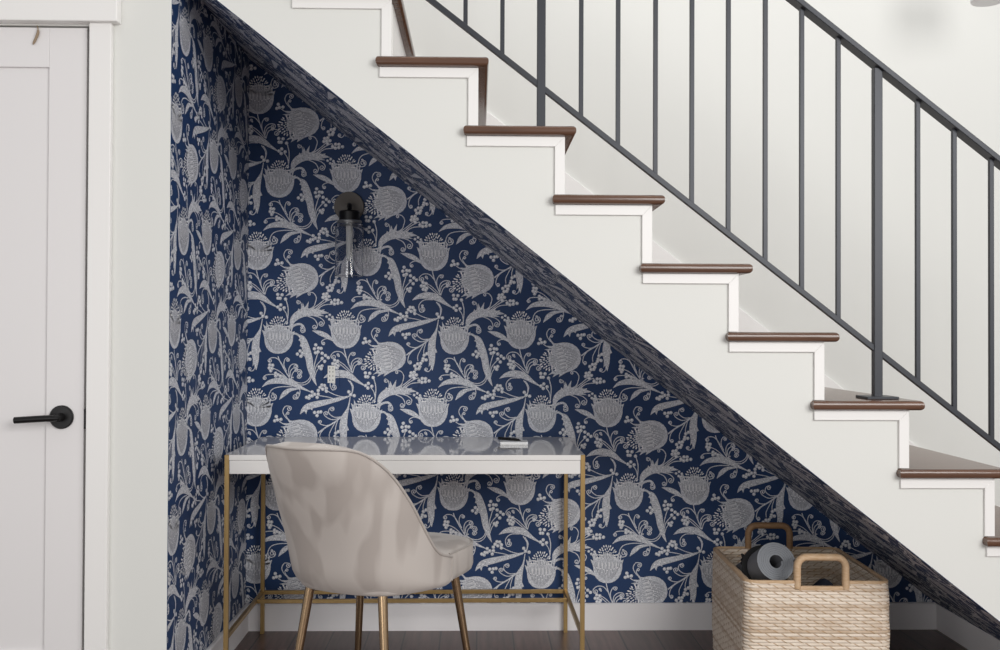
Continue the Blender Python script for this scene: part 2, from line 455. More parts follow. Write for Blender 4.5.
# --- feathered leaf (F)
leaf([r2(436,190), r2(452,132), r2(505,92), r2(580,84), r2(632,84), r2(682,90)], [0.8, 6.2, 8.2, 7.0, 4.4, 0.3])
for tri in (((505,72),(512,22),(528,62)), ((520,64),(551,14),(546,66)), ((545,68),(590,42),(570,74)), ((585,72),(632,48),(610,78)), ((475,85),(486,60),(500,78)), ((610,92),(655,110),(580,108)), ((600,74),(655,66),(640,88))):
    SH.append((0, 1, [r2(*p) for p in tri], 'poly'))
curl([r2(500,78), r2(505,45), r2(497,18), r2(478,8)], r2(486,20), 2.0, -1)
line([r2(437,188), r2(460,170), r2(495,162), r2(518,178)], 2.2)
curl([r2(505,168), r2(525,185), r2(528,210), r2(512,218)], r2(514,202), 2.0, 1)
curl([r2(505,168), r2(515,180), r2(512,190)], r2(506,184), 1.2, 1, 0.8)
curl([r2(575,106), r2(622,118), r2(652,145), r2(645,172)], r2(633,158), 2.2, 1)
curl([r2(545,110), r2(588,130), r2(608,165), r2(600,192)], r2(590,180), 2.4, 1)
line([r2(595,65), r2(640,28), r2(690,2), r1(700,530)], 0.9); line([r2(600,70), r2(650,38), r1(705,552)], 0.9)
line([r2(580,60), r2(620,30), r1(660,515)], 0.9)
berries([r1(648,488), r1(668,484), r1(682,502), r1(643,508), r1(662,504), r1(668,522), r1(700,540), r1(720,525), r1(741,526), r1(718,550), r1(740,546), r1(764,541)])
berries([r2(668,113), r2(688,102), r2(685,130), r2(706,116), r2(702,134)], 1.4)
# --- first tulip (A), its side leaf and its spray
flower(*r1(218,232), 0.0, 1.0)
leaf([r1(3,216), r1(55,232), r1(105,255), r1(140,284)], [0.3, 4.6, 4.2, 0.8])
curl([r1(134,280), r1(98,268), r1(68,282), r1(66,300)], r1(77,298), 1.7, -1)
line([r1(210,328), r1(220,370), r1(240,430), r1(268,492)])
curl([r1(228,395), r1(195,357), r1(155,352), r1(128,372), r1(128,390)], r1(143,385), 2.3, -1)
curl([r1(165,375), r1(180,385), r1(178,372)], r1(170,372), 1.3, -1, 0.8)
curl([r1(243,440), r1(240,395), r1(258,360), r1(282,358)], r1(270,366), 1.9, 1)
curl([r1(255,468), r1(262,420), r1(290,396), r1(322,398), r1(328,414)], r1(312,412), 1.8, 1)
curl([r1(259,475), r1(272,432), r1(298,414), r1(318,424)], r1(306,428), 1.2, 1, 0.7)
curl([r1(268,488), r1(283,445), r1(315,430), r1(348,440), r1(350,462)], r1(335,455), 2.4, 1)
berries([r1(150,408), r1(170,414), r1(140,430), r1(158,432), r1(175,444), r1(152,452), r1(168,458)])
line([r1(172,412), r1(210,436), r1(262,488)], 0.8); line([r1(170,420), r1(205,450), r1(250,488)], 0.8)
leaf([r1(80,524), r1(125,500), r1(185,492), r1(245,508), r1(300,545), r1(358,580)], [0.3, 4.6, 6.6, 6.2, 3.0, 0.5])
curl([r1(215,520), r1(158,522), r1(125,555), r1(132,598), r1(155,598)], r1(147,582), 2.0, -1)
curl([r1(155,598), r1(150,575), r1(140,560)], r1(148,560), 1.3, 1, 0.9)
line([r1(238,535), r1(262,570), r1(266,605), r2(258,120)], 1.0); line([r1(250,540), r1(272,580), r2(262,110)], 0.8)
berries([r1(350,490), r1(378,492), r1(366,515), r1(401,520), r1(352,514), r1(370,558), r1(392,577), r1(367,588), r1(352,572)])
line([r1(405,528), r1(418,580), r1(416,640), r2(410,165)], 1.0); line([r1(385,585), r1(405,612), r1(414,650)], 0.8)
# --- long leaf (H) and hanging leaf (I) from the joint
berries([r2(243,93), r2(278,118), r2(255,112)])
leaf([r2(250,120), r2(190,138), r2(100,160), r2(20,178), r2(-25,192), r2(-52,212), r2(-72,240)], [0.8, 3.4, 5.2, 6.4, 6.0, 3.8, 0.2])
SH.append((0, 1, [r2(-20,196), r2(-32,240), r2(-48,212)], 'poly')); SH.append((0, 1, [r2(10,186), r2(8,214), r2(-18,200)], 'poly'))
berries([r2(68,50), r2(86,52), r2(97,70), r2(74,76), r2(98,90), r2(45,85), r2(56,66), r2(5,95), r2(22,110), r2(38,130), r2(5,120), r2(45,108), r2(-15,135), r2(-30,130), r2(-10,120)])
line([r2(88,80), r2(160,115), r2(235,132)], 0.8); line([r2(50,118), r2(110,128), r2(150,140)], 0.8)
berries([r2(22,228), r2(46,226), r2(38,248), r2(62,224)])
leaf([r2(252,128), r2(240,195), r2(215,265), r2(208,330), r2(212,400), r2(214,462)], [0.8, 1.8, 6.4, 7.6, 5.6, 0.4])
SH.append((0, 1, [r2(232,310), r2(246,342), r2(228,350)], 'poly')); SH.append((0, 1, [r2(194,380), r2(190,440), r2(215,400)], 'poly'))
line([r2(44,362), r2(90,328), r2(150,292), r2(205,250)], 1.4)
curl([r2(195,258), r2(140,275), r2(95,255), r2(82,232), r2(95,222)], r2(98,235), 1.5, 1, 0.9)
curl([r2(192,256), r2(150,258), r2(115,232), r2(118,203), r2(140,192)], r2(135,206), 2.2, 1)
curl([r2(180,272), r2(115,310), r2(72,308), r2(46,292)], r2(58,290), 1.9, 1)
curl([r2(88,330), r2(62,362), r2(54,400), r2(66,420)], r2(68,408), 1.8, -1)
line([r2(160,285), r2(130,340), r2(118,370), r2(120,400)], 0.8); line([r2(172,280), r2(158,330), r2(160,360)], 0.8)
berries([r2(160,362), r2(178,352), r2(154,384), r2(173,392), r2(150,398), r2(100,432), r2(118,418), r2(138,415), r2(132,436), r2(108,452), r2(126,450)])
curl([r2(200,400), r2(206,445), r2(188,468), r2(166,462)], r2(174,454), 1.8, 1)
# --- sideways flower (C)
flower(*r1(503,388), -PI/2-0.22, 1.1, 1, 0.95)
curl([r1(460,310), r1(412,278), r1(388,235), r1(405,200), r1(438,202)], r1(428,215), 2.0, 1)
curl([r1(455,312), r1(425,285), r1(408,258), r1(418,236)], r1(420,246), 1.6, 1, 0.8)
berries([r1(336,294), r1(346,267), r1(376,285), r1(354,288)]); line([r1(366,298), r1(400,318), r1(450,322)], 0.9)
curl([r1(595,540), r1(600,508), r1(582,480), r1(556,474)], r1(556,486), 1.6, -1, 0.9)
line([r1(595,535), r1(588,560), r1(570,580)], 0.9)
CELL_A = (87.9, 78.2); CELL_B = (87.9, -78.2)
PXM = 262.0
ANCH = (433.0, 253.0)
NS = len(SH)

def wallpaper(name, frame, poly, anchor, thick=0.004):
    """frame(u, v, n) -> room point, n out of the wall; poly = outline in (u, v); anchor = where the first tulip sits"""
    bm = bmesh.new()
    base = [bm.verts.new(frame(u, v, 0)) for u, v in poly]
    f = bm.faces.new(base); f.material_index = 0
    us = [p[0] for p in poly]; vs = [p[1] for p in poly]
    u0, u1, v0, v1 = min(us), max(us), min(vs), max(vs)
    ca = (CELL_A[0]/PXM, -CELL_A[1]/PXM); cb = (CELL_B[0]/PXM, -CELL_B[1]/PXM)
    # convex outline as half planes
    area = sum(poly[i][0]*poly[(i+1)%len(poly)][1]-poly[(i+1)%len(poly)][0]*poly[i][1] for i in range(len(poly)))
    sg = 1 if area > 0 else -1
    hp = []
    for i in range(len(poly)):
        a, b = poly[i], poly[(i+1)%len(poly)]
        dx, dy = b[0]-a[0], b[1]-a[1]; l = math.hypot(dx, dy)
        hp.append((-dy/l*sg, dx/l*sg, a))
    def clip(pg):
        for nx, ny, a in hp:
            d = [(p[0]-a[0])*nx+(p[1]-a[1])*ny for p in pg]
            if all(x >= 0 for x in d): continue
            if all(x <= 0 for x in d): return []
            o = []
            for i in range(len(pg)):
                j = (i+1) % len(pg)
                if d[i] >= 0: o.append(pg[i])
                if (d[i] > 0) != (d[j] > 0) and d[i] != d[j]:
                    t = d[i]/(d[i]-d[j]); o.append((pg[i][0]+(pg[j][0]-pg[i][0])*t, pg[i][1]+(pg[j][1]-pg[i][1])*t))
            pg = o
            if len(pg) < 3: return []
        return pg
    def inside(pg): return all((p[0]-a[0])*nx+(p[1]-a[1])*ny >= 0 for nx, ny, a in hp for p in pg)
    def emit(pg, mi, n):
        try:
            ff = bm.faces.new([bm.verts.new(frame(p[0], p[1], n)) for p in pg]); ff.material_index = mi
        except ValueError: pass
    for i in range(-30, 31):
        for j in range(-30, 31):
            ou = anchor[0] + ca[0]*i + cb[0]*j; ov = anchor[1] + ca[1]*i + cb[1]*j
            if ou < u0-0.6 or ou > u1+0.6 or ov < v0-0.6 or ov > v1+0.6: continue
            # whole cell clearly outside?
            if any((ou-a[0])*nx+(ov-a[1])*ny < -0.62 for nx, ny, a in hp): continue
            for si, (lay, mi, g, kind) in enumerate(SH):
                n = 0.0002 + lay*0.0004 + 0.0003*si/NS
                cv = lambda p: (ou+(p[0]-ANCH[0])/PXM, ov-(p[1]-ANCH[1])/PXM)
                if kind == 'poly':
                    pg = [cv(p) for p in g]
                    if inside(pg): emit(pg, mi, n)
                    elif len(pg) < 14:
                        c = clip(pg)
                        if c: emit(c, mi, n)
                    else:                              # body outline is not convex: clip as a fan
                        cx = sum(p[0] for p in pg)/len(pg); cy = sum(p[1] for p in pg)/len(pg)
                        for q in range(len(pg)):
                            c = clip([(cx,cy), pg[q], pg[(q+1)%len(pg)]])
                            if c: emit(c, mi, n)
                else:
                    Lp = [cv(p) for p in g[0]]; Rp = [cv(p) for p in g[1]]
                    if inside(Lp) and inside(Rp):
                        va = [bm.verts.new(frame(p[0], p[1], n)) for p in Lp]; vb = [bm.verts.new(frame(p[0], p[1], n)) for p in Rp]
                        for q in range(len(va)-1):
                            ff = bm.faces.new((va[q], va[q+1], vb[q+1], vb[q])); ff.material_index = mi
                    else:
                        for q in range(len(Lp)-1):
                            c = clip([Lp[q], Lp[q+1], Rp[q+1], Rp[q]])
                            if c: emit(c, mi, n)
    # body of the wall behind the paper
    back = [bm.verts.new(frame(u, v, -thick)) for u, v in poly]
    bm.faces.new(back[::-1])
    for i in range(len(poly)):
        j = (i+1) % len(poly)
        b1 = bm.verts.new(frame(poly[i][0], poly[i][1], 0)); b2 = bm.verts.new(frame(poly[j][0], poly[j][1], 0))
        bm.faces.new((b1, back[i], back[j], b2))
    me = bpy.data.meshes.new(name); bm.to_mesh(me); nf = len(bm.faces); bm.free()
    print(name, 'faces', nf)
    return link(name, me, [M['navy'], M['ink'], M['inkl'], M['inkd']])

# back wall
pk = at(433, 253, W)
EPS = 0.0015
struct(wallpaper('wall_back', lambda u, v, n: (u, W-n, v),
                 [(XL, 0.0), (XR-0.001, 0.0), (XR-0.001, soff(XR-0.001)), (XL, soff(XL))], (pk.x, pk.z)))
# left wall of the nook: u = depth
struct(wallpaper('wall_left', lambda u, v, n: (XL+n, u, v),
                 [(0.0, 0.0), (W, 0.0), (W, soff(XL)), (0.0, soff(XL))], (0.045, 1.15), 0.0012))
# sloped ceiling under the stairs: u = depth, v = distance up along the slope
SL = math.hypot(1, SLOPE); DIR = Vector((-1, 0, SLOPE))/SL; NRM = Vector((-SLOPE, 0, -1))/SL
P0 = Vector((XR+0.14, 0, soff(XR+0.14)))
LEN = (XR+0.14-XL)*SL
SOFFIT = (wallpaper('soffit', lambda u, v, n: tuple(P0 + DIR*v + NRM*n + Vector((0,u,0))),
                 [(0.0, 0.0), (W, 0.0), (W, LEN), (0.0, LEN)], (0.2, 0.3), 0.0012))

# ------------------------------------------------------------------ baseboards
def board(name, a, b, nx, ny, h=BBH, t=0.014):
    """a-b along the wall foot in plan, (nx,ny) into the room"""
    bm = bmesh.new(); A = Vector((a[0],a[1],0)); B = Vector((b[0],b[1],0)); N = Vector((nx,ny,0))
    prof = [(0.0002,0.0002),(t,0.0002),(t,h-0.004),(t-0.004,h),(0.0002,h)]
    va = [bm.verts.new(A+N*p+Vector((0,0,z))) for p,z in prof]; vb = [bm.verts.new(B+N*p+Vector((0,0,z))) for p,z in prof]
    bm.faces.new(va); bm.faces.new(vb[::-1])
    for i in range(5): bm.faces.new((va[i], vb[i], vb[(i+1)%5], va[(i+1)%5]))
    return struct(obj(name, bm, M['base']))
board('baseboard_back', (XL+0.015, W-0.0015), (XR-0.015, W-0.0015), 0, -1)
board('baseboard_left', (XL+0.0015, 0.0), (XL+0.0015, W-0.002), 1, 0)
board('baseboard_right', (XR, 0.05), (XR, W-0.002), -1, 0, BBH-0.003)

# ------------------------------------------------------------------ door and casings
door = bmesh.new()
yF = 0.004
st = ax(47, yF, 300)                     # inner edge of the right stile
zr = az(67, yF, 30)                      # bottom edge of the top rail
sw = ax(85.2, yF, 250)-st
xa, xb = DX0+0.004, ax(85.2, yF, 250)
box(door, xa, xa+sw, yF, yF+0.036, 0.008, DZ-0.004)
box(door, xb-sw, xb, yF, yF+0.036, 0.008, DZ-0.004)
box(door, xa+sw, xb-sw, yF, yF+0.036, zr, DZ-0.004)
box(door, xa+sw, xb-sw, yF, yF+0.036, 0.008, 0.22)
d1 = struct(obj('door_1', door, M['doorw'], bevel=0.0015))
bm = bmesh.new(); box(bm, xa+sw, xb-sw, yF+0.009, yF+0.03, 0.22, zr)
obj('panel', bm, M['doorw'], d1)
# lever handle
hc = at(62, 417, yF)
bm = bmesh.new(); lathe(bm, [(0.0335,0),(0.0335,-0.006),(0.031,-0.0085),(0.012,-0.009),(0.0115,-0.045),(0.009,-0.048)], 40, (hc.x,yF,hc.z), 'y')
hd = obj('door_handle', bm, M['black'], d1, smooth=True)
he = at(14, 420.5, yF-0.045)
bm = bmesh.new(); tube(bm, [(hc.x+0.008, yF-0.04, hc.z), (hc.x-0.03, yF-0.042, hc.z-0.001), (he.x, yF-0.042, he.z)], 0.0094, 16)
obj('lever', bm, M['black'], hd, smooth=True)
lz = az(419, yF, 86)
bm = bmesh.new(); box(bm, xb-0.0005, xb+0.0028, yF+0.001, yF+0.02, lz-0.028, lz+0.028)
obj('latch_plate', bm, M['black'], d1)
# jamb behind the gap, its dark colour painted in for the shade there
bm = bmesh.new(); box(bm, DX1-0.004, DX1-0.0003, 0.045, 0.1, 0, DZ); box(bm, DX0+0.0003, DX0+0.004, 0.045, 0.1, 0, DZ); box(bm, DX0+0.004, DX1-0.004, 0.045, 0.1, DZ-0.004, DZ-0.0003)
struct(obj('trim_1', bm, M['gap']))
# side casing
cx1 = ax(109.5, -0.02, 250)
bm = bmesh.new(); box(bm, ax(87.2, -0.02, 250), cx1, -0.02, -0.0002, 0.001, az(22.5, -0.02, 95)); box(bm, DX0-0.075, DX0-0.0005, -0.02, -0.0002, 0.001, az(22.5, -0.02, 95))
struct(obj('trim_2', bm, M['trimw'], bevel=0.0025))
hz = az(20.5, -0.036, 60)
hx = ax(117, -0.036, 12)
bm = bmesh.new(); box(bm, DX0-0.11, hx, -0.036, -0.0002, hz, hz+0.14)
struct(obj('trim_3', bm, M['trimw'], bevel=0.003))
# twine end over the top of the door
a = at(37, 25.5, -0.001); b1 = at(38, 31, -0.001); c1 = at(33, 44.5, -0.001)
bm = bmesh.new()
tube(bm, cr([(a.x,0.0,a.z),(b1.x+0.001,-0.002,b1.z),(b1.x-0.003,-0.0015,(b1.z+c1.z)/2+0.004),(c1.x,-0.0012,c1.z)],5), [0.0018]*5+[0.004]*3+[0.0045]*3+[0.004]*3+[0.0026,0.0018], 8, True, 0.9)
tag(obj('twine_end', bm, M['twine'], smooth=True), 'short tan twine end hanging over the top edge of the white door', 'twine')

# ------------------------------------------------------------------ staircase
stair = thing('staircase', 'white staircase with dark walnut treads rising to the left over the wallpapered nook', 'staircase', (0,0,0))
bm = bmesh.new(); prism(bm, SIDE, 0, T); obj('side_panel', bm, M['wall'], stair)
SOFFIT.parent = stair
def tread_bm(x0, x1, z):
    bm = bmesh.new(); r = TT/2
    # rounded-nose slab: front edge (y) and both ends (x)
    box(bm, x0, x1, -NOSE, W-0.001, z-TT, z)
    ed = [e for e in bm.edges if (abs(e.verts[0].co.y+NOSE) < 1e-6 and abs(e.verts[1].co.y+NOSE) < 1e-6 and abs(e.verts[0].co.z-e.verts[1].co.z) < 1e-6)
          or (abs(e.verts[0].co.x-e.verts[1].co.x) < 1e-6 and abs(e.verts[0].co.z-e.verts[1].co.z) < 1e-6)]
    bmesh.ops.bevel(bm, geom=ed, offset=r*0.85, segments=5, profile=0.5, affect='EDGES')
    return bm
for k in range(K0, K1+1):
    z = tread_z(k)
    if z < 0.05: continue
    x0, x1 = tread_x(k), tread_x(k)+TW
    obj('tread', tread_bm(x0, x1, z), M['tread'], stair, smooth=True, angle=50)
    zb = max(0.002, tread_z(k+1))
    xr = riser_x(k)
    bm = bmesh.new(); box(bm, xr-0.016, xr-0.0005, T+0.001, W-0.001, zb+0.0002, z-TT-0.0002)
    obj('riser', bm, M['trimw'], stair)
    # L-shaped raised trim under the tread end and down the riser edge
    tx0 = x0+0.0095; tw = 0.029; zt = z-TT-0.0005; zbt = zb+0.0005
    bm = bmesh.new()
    prism(bm, [(tx0, zt), (xr, zt), (xr-tw, zt-tw), (tx0, zt-tw)], -0.0085, -0.0002)
    prism(bm, [(xr, zt), (xr, zbt), (xr-tw, zbt), (xr-tw, zt-tw)], -0.0085, -0.0002)
    obj('side_trim', bm, M['trimw'], stair, bevel=0.0012)
# skirting board along the far wall, following the noses
sa, sb = at(486, 110, W-0.012), at(910, 440.5, W-0.012)
def skx(x): return sa.z + (sb.z-sa.z)/(sb.x-sa.x)*(x-sa.x)
bm = bmesh.new()
prism(bm, [(-1.0, skx(-1.0)), (1.9, skx(1.9)), (1.9, skx(1.9)-0.3), (-1.0, skx(-1.0)-0.3)], W-0.012, W-0.0005)
obj('skirting_board', bm, M['trimw'], stair, bevel=0.002)

# ------------------------------------------------------------------ railing
RY = 0.085
rail = thing('stair_railing', 'dark grey metal stair railing with thin square balusters and two posts', 'railing', (0,0,0))
b0, b1_ = at(430.8, 0.3, RY), at(1000, 447.6, RY)
h0, h1_ = at(800, 0.5, RY-0.02), at(1000, 159.3, RY-0.02)
def bz(x): return b0.z + (b1_.z-b0.z)/(b1_.x-b0.x)*(x-b0.x)
def hzf(x): return h0.z + (h1_.z-h0.z)/(h1_.x-h0.x)*(x-h0.x)
xs0, xs1 = -0.30, 1.95
bm = bmesh.new(); bar(bm, (xs0, RY, bz(xs0)), (xs1, RY, bz(xs1)), 0.018, 0.016); obj('bottom_rail', bm, M['iron'], rail, bevel=0.0015)
bm = bmesh.new(); bar(bm, (xs0, RY, hzf(xs0)), (xs1, RY, hzf(xs1)), 0.046, 0.016); obj('handrail', bm, M['iron'], rail, bevel=0.002)
SLP = math.hypot(1, SLOPE)
balx = [428, 464.5, 501.5, 580.5, 617.5, 655, 691.5, 728, 765, 801.5, 838, 917.5, 954, 991, 1028, 1064]
for p in balx:
    x = ax(p, RY, 250); w = 0.0065
    bm = bmesh.new(); box(bm, x-w, x+w, RY-w, RY+w, bz(x)+0.006, hzf(x)-0.0085)
    obj('baluster', bm, M['iron'], rail, bevel=0.001)
for p, k in ((540.5, 2), (877, 6)):
    x = ax(p, RY, 250); w = 0.0125
    z0 = tread_z(k)
    bm = bmesh.new(); box(bm, x-w, x+w, RY-w, RY+w, z0+0.006, hzf(x)-0.009)
    po = obj('post', bm, M['iron'], rail, bevel=0.0015)
    bm = bmesh.new(); box(bm, x-0.047, x+0.047, RY-0.047, RY+0.047, z0+0.0003, z0+0.008)
    obj('base_plate', bm, M['iron'], po, bevel=0.0015)

# ------------------------------------------------------------------ pendant at the upper right
pl = at(988, 2, 0.55)
pend = thing('pendant_lamp', 'white glass pendant lamp hanging over the stairs at the top right corner', 'lamp', (pl.x, pl.y, pl.z))
bm = bmesh.new(); lathe(bm, [(0.052,0.0),(0.056,0.004),(0.056,0.15),(0.03,0.17),(0.012,0.175)], 40)
obj('lamp_shade', bm, M['shade'], pend, smooth=True)
bm = bmesh.new(); tube(bm, [(0,0,0.174),(0,0,ZTOP-pl.z)], 0.003, 8); obj('cord', bm, M['black'], pend)

# ------------------------------------------------------------------ wall sconce
sc = at(349.5, 207, W)
wl = thing('wall_sconce', 'black wall sconce with clear glass cylinder shade on the floral wallpaper', 'lamp', (sc.x, W-0.0025, sc.z))
bm = bmesh.new(); lathe(bm, [(0.057,0),(0.057,-0.012),(0.055,-0.016),(0.02,-0.017),(0.012,-0.02)], 48, (0,0,0), 'y'); obj('backplate', bm, M['darkbronze'], wl, smooth=True)
gy = -0.085
gx = at(349.5, 240, W+gy).x - sc.x
zc = az(212, W+gy) - sc.z; zc2 = az(221.5, W+gy) - sc.z; zg = az(277, W+gy) - sc.z
bm = bmesh.new(); tube(bm, cr([(0,-0.015,0),(gx*0.5,-0.05,0.002),(gx,gy+0.012,-0.004),(gx,gy,zc+0.004)],6), 0.008, 14); obj('arm', bm, M['black'], wl, smooth=True)
bm = bmesh.new(); lathe(bm, [(0.012,zc+0.004),(0.036,zc),(0.039,zc-0.004),(0.039,zc2+0.001),(0.03,zc2+0.0005)], 40, (gx,gy,0)); obj('cap', bm, M['black'], wl, smooth=True)
bm = bmesh.new(); lathe(bm, [(0.03,zc2),(0.045,zc2-0.0005),(0.046,zc2-0.003),(0.046,zc2-0.008),(0.04,zc2-0.0095),(0.04,zc2-0.016),(0.02,zc2-0.017)], 40, (gx,gy,0)); obj('collar', bm, M['steel'], wl, smooth=True)
# glass: outer and inner skin, open bottom
bm = bmesh.new()
ro, ri = 0.053, 0.0505; zt_, zb_ = zc2-0.010, zg
prof = [(0.041,zt_),(0.05,zt_-0.006),(ro,zt_-0.016),(ro,zb_+0.001),(ri+0.001,zb_),(ri,zb_+0.001),(ri,zt_-0.015),(0.047,zt_-0.008),(0.041,zt_-0.003)]
n = 48; rings = [[bm.verts.new((gx+r*math.cos(2*PI*k/n), gy+r*math.sin(2*PI*k/n), h)) for k in range(n)] for r, h in prof]
for i in range(len(rings)):
    a_, b_ = rings[i], rings[(i+1)%len(rings)]
    for k in range(n): bm.faces.new((a_[k], a_[(k+1)%n], b_[(k+1)%n], b_[k]))
obj('glass_shade', bm, M['glass'], wl, smooth=True)
bm = bmesh.new(); lathe(bm, [(0.013,zc2-0.017),(0.013,zc2-0.03),(0.0125,zc2-0.04),(0.0115,zc2-0.13),(0.008,zc2-0.145),(0.002,zc2-0.15)], 24, (gx,gy,0)); obj('bulb', bm, M['bulb'], wl, smooth=True)

# ------------------------------------------------------------------ outlets on the back wall
def cx_(t): return t.location.x
def outlet(px0, py0, px1, py1, label, white):
    a = at(px0, py1, W); b = at(px1, py0, W)
    t = thing('wall_outlet', label, 'outlet', ((a.x+b.x)/2, W-0.002, (a.z+b.z)/2), 0)
    hw, hh = (b.x-a.x)/2, (b.z-a.z)/2
    # the paper continues over the plate
    cp = wallpaper('cover_plate', lambda u, v, n: (u-cx_(t), -0.0045-n, v-t.location.z),
                   [(a.x, a.z), (b.x, a.z), (b.x, b.z), (a.x, b.z)], (pk.x, pk.z), 0.0043)
    cp.parent = t
    if white:
        w2 = 0.0145; h2 = 0.033
        bm = bmesh.new(); box(bm, -w2, w2, -0.008, -0.0046, -h2, h2); r = obj('receptacle', bm, M['plastic'], t, bevel=0.001)
        for sx in (-1, 1):
            for zz in (-0.022, -0.006+0.0, 0.010, 0.024):
                bm = bmesh.new(); box(bm, sx*0.006-0.001, sx*0.006+0.001, -0.0086, -0.0081, zz-0.003, zz+0.003); obj('slot', bm, M['black'], r)
    return t
outlet(324, 361.5, 339.5, 387, 'outlet with white receptacle in a wallpapered cover plate above the desk', True)
outlet(403, 368.5, 418.5, 388, 'blank wallpapered cover plate on the back wall, right of the white outlet', False)

# ------------------------------------------------------------------ desk
DK = thing('writing_desk', 'white lacquer desk with slim brass legs standing against the floral wall', 'desk', (-0.24, 0.0, 0))
dw = 1.165/2; yf, yb = 0.352, W-0.034; dz = 0.742; lg = 0.0145
DKC = (ax(224.8,yf,455)+ax(585.4,yf,455))/2; DK.location.x = DKC
dw = (ax(585.4,yf,455)-ax(224.8,yf,455))/2; DK.rotation_euler.z = math.radians(0.45); DK.location.x += yf*math.sin(math.radians(0.45))
dz = az(455, yf, 400)
bm = bmesh.new(); box(bm, -dw+0.0005, dw-0.0005, yf+lg+0.0005, yb-lg-0.0005, dz-0.0165, dz); box(bm, -dw+lg+0.0005, dw-lg-0.0005, yf, yf+lg+0.002, dz-0.0165, dz); box(bm, -dw+lg+0.0005, dw-lg-0.0005, yb-lg-0.002, yb, dz-0.0165, dz)
obj('desktop', bm, M['lacquer'], DK)
bm = bmesh.new(); box(bm, -dw+lg+0.001, dw-lg-0.001, yf+0.001, yb-0.001, dz-0.061, dz-0.0178); obj('apron', bm, M['lacquer'], DK, bevel=0.001)
for sx in (-1, 1):
    for y0 in (yf, yb-lg):
        bm = bmesh.new(); x0 = sx*dw - (lg if sx > 0 else 0)
        box(bm, x0, x0+lg, y0, y0+lg, 0.0, dz-0.0003); obj('leg', bm, M['brass'], DK, bevel=0.0008)
    bm = bmesh.new(); x0 = sx*dw - (lg if sx > 0 else 0)
    box(bm, x0+0.001, x0+lg-0.001, yf+lg, yb-lg, 0.148, 0.162); obj('side_stretcher', bm, M['brass'], DK, bevel=0.0008)
bm = bmesh.new(); box(bm, -dw+lg, dw-lg, yb-lg+0.001, yb-0.001, 0.148, 0.162); obj('back_stretcher', bm, M['brass'], DK, bevel=0.0008)
yc = 0.79
bm = bmesh.new(); box(bm, -dw+lg, dw-lg, yc, yc+0.013, 0.148, 0.162); obj('cross_stretcher', bm, M['brass'], DK, bevel=0.0008)

# notepad and pen
y_n = 0.655
n0, n1 = ax(500.3, y_n, 445), ax(528, y_n, 445)
bm = bmesh.new(); box(bm, n0, n1, y_n, y_n+0.075, dz+0.0004, dz+0.0105)
tag(obj('notepad', bm, M['paper'], bevel=0.0008), 'small white notepad lying on the desk under a black pen', 'notepad')
zt = dz+0.0105+0.0052
bm = bmesh.new(); tube(bm, [(n0-0.006, y_n+0.062, zt+0.002), (n0-0.0, y_n+0.060, zt+0.0018), (n0+0.05, y_n+0.038, zt), (n0+0.066, y_n+0.03, zt-0.001), (n0+0.073, y_n+0.027, zt-0.003)], [0.004,0.005,0.005,0.004,0.001], 12)
pn = tag(obj('pen', bm, M['black'], smooth=True), 'black pen resting across the white notepad on the desk', 'pen')

# ------------------------------------------------------------------ chair
CH = thing('accent_chair', 'grey velvet chair with curved back and tapered brass legs at the desk', 'chair', (ax(373, 0.06, 590), 0.06, 0), -math.radians(25))
def spow(v, p): return math.copysign(abs(v)**p, v)
TH = math.radians(100)
ZB = 0.412
def rim(th):
    a = abs(th)/TH
    pts = cr([(0,0.830),(0.2,0.830),(0.36,0.820),(0.48,0.775),(0.58,0.700),(0.68,0.615),(0.78,0.548),(0.86,0.512),(0.93,0.498),(1.0,0.488)], 5)
    for (x0,z0),(x1,z1) in zip(pts, pts[1:]):
        if a <= x1:
            t = (a-x0)/(x1-x0); t = t
            return z0+(z1-z0)*t
    return pts[-1][1]
def shell(th, t, off=0.0):
    h = rim(th); z = ZB + (h-ZB)*t
    u = (z-ZB)/(0.82-ZB)
    cw = max(0.0, math.cos(th))**0.5; k = (0.84*cw + 0.965*(1-cw)) + (0.15*cw+0.025*(1-cw))*min(1, u*1.7)**0.8 + 0.04*u
    if t < 0.16: k -= (0.03+0.06*cw)*(1-t/0.16)**2
    if u > 0.8: k -= 0.07*((u-0.8)/0.22)**2
    s, c = math.sin(th), math.cos(th)
    a, b = (0.243-off)*k, (0.242-off)*k
    x = a*spow(s, 0.82); y = -b*spow(c, 0.82) if c > 0 else -b*c*1.15
    y -= 0.145*u*u*max(0, c) 
    x *= 1 - 0.055*u
    return Vector((x, y, z))
NT, NV = 56, 16
bm = bmesh.new()
g = [[bm.verts.new(shell(-TH+2*TH*i/NT, j/NV)) for j in range(NV+1)] for i in range(NT+1)]
for i in range(NT):
    for j in range(NV): bm.faces.new((g[i][j], g[i+1][j], g[i+1][j+1], g[i][j+1]))
me = bpy.data.meshes.new('backrest'); bm.to_mesh(me); bm.free()
for p in me.polygons: p.use_smooth = True
bk = link('backrest', me, M['velvet'], CH)
so = bk.modifiers.new('Solidify', 'SOLIDIFY'); so.thickness = 0.034; so.offset = -1
bv = bk.modifiers.new('Bevel', 'BEVEL'); bv.width = 0.012; bv.segments = 3; bv.limit_method = 'ANGLE'; bv.angle_limit = math.radians(50)
# piping along the outer rim and down the wing edges
path = [shell(-TH, j/8)*1.0 for j in range(1, 8)] + [shell(-TH+2*TH*i/NT, 1.0) for i in range(NT+1)] + [shell(TH, j/8) for j in range(7, 0, -1)]
bm = bmesh.new(); tube(bm, path, 0.0042, 8); obj('piping', bm, M['piping'], bk, smooth=True)
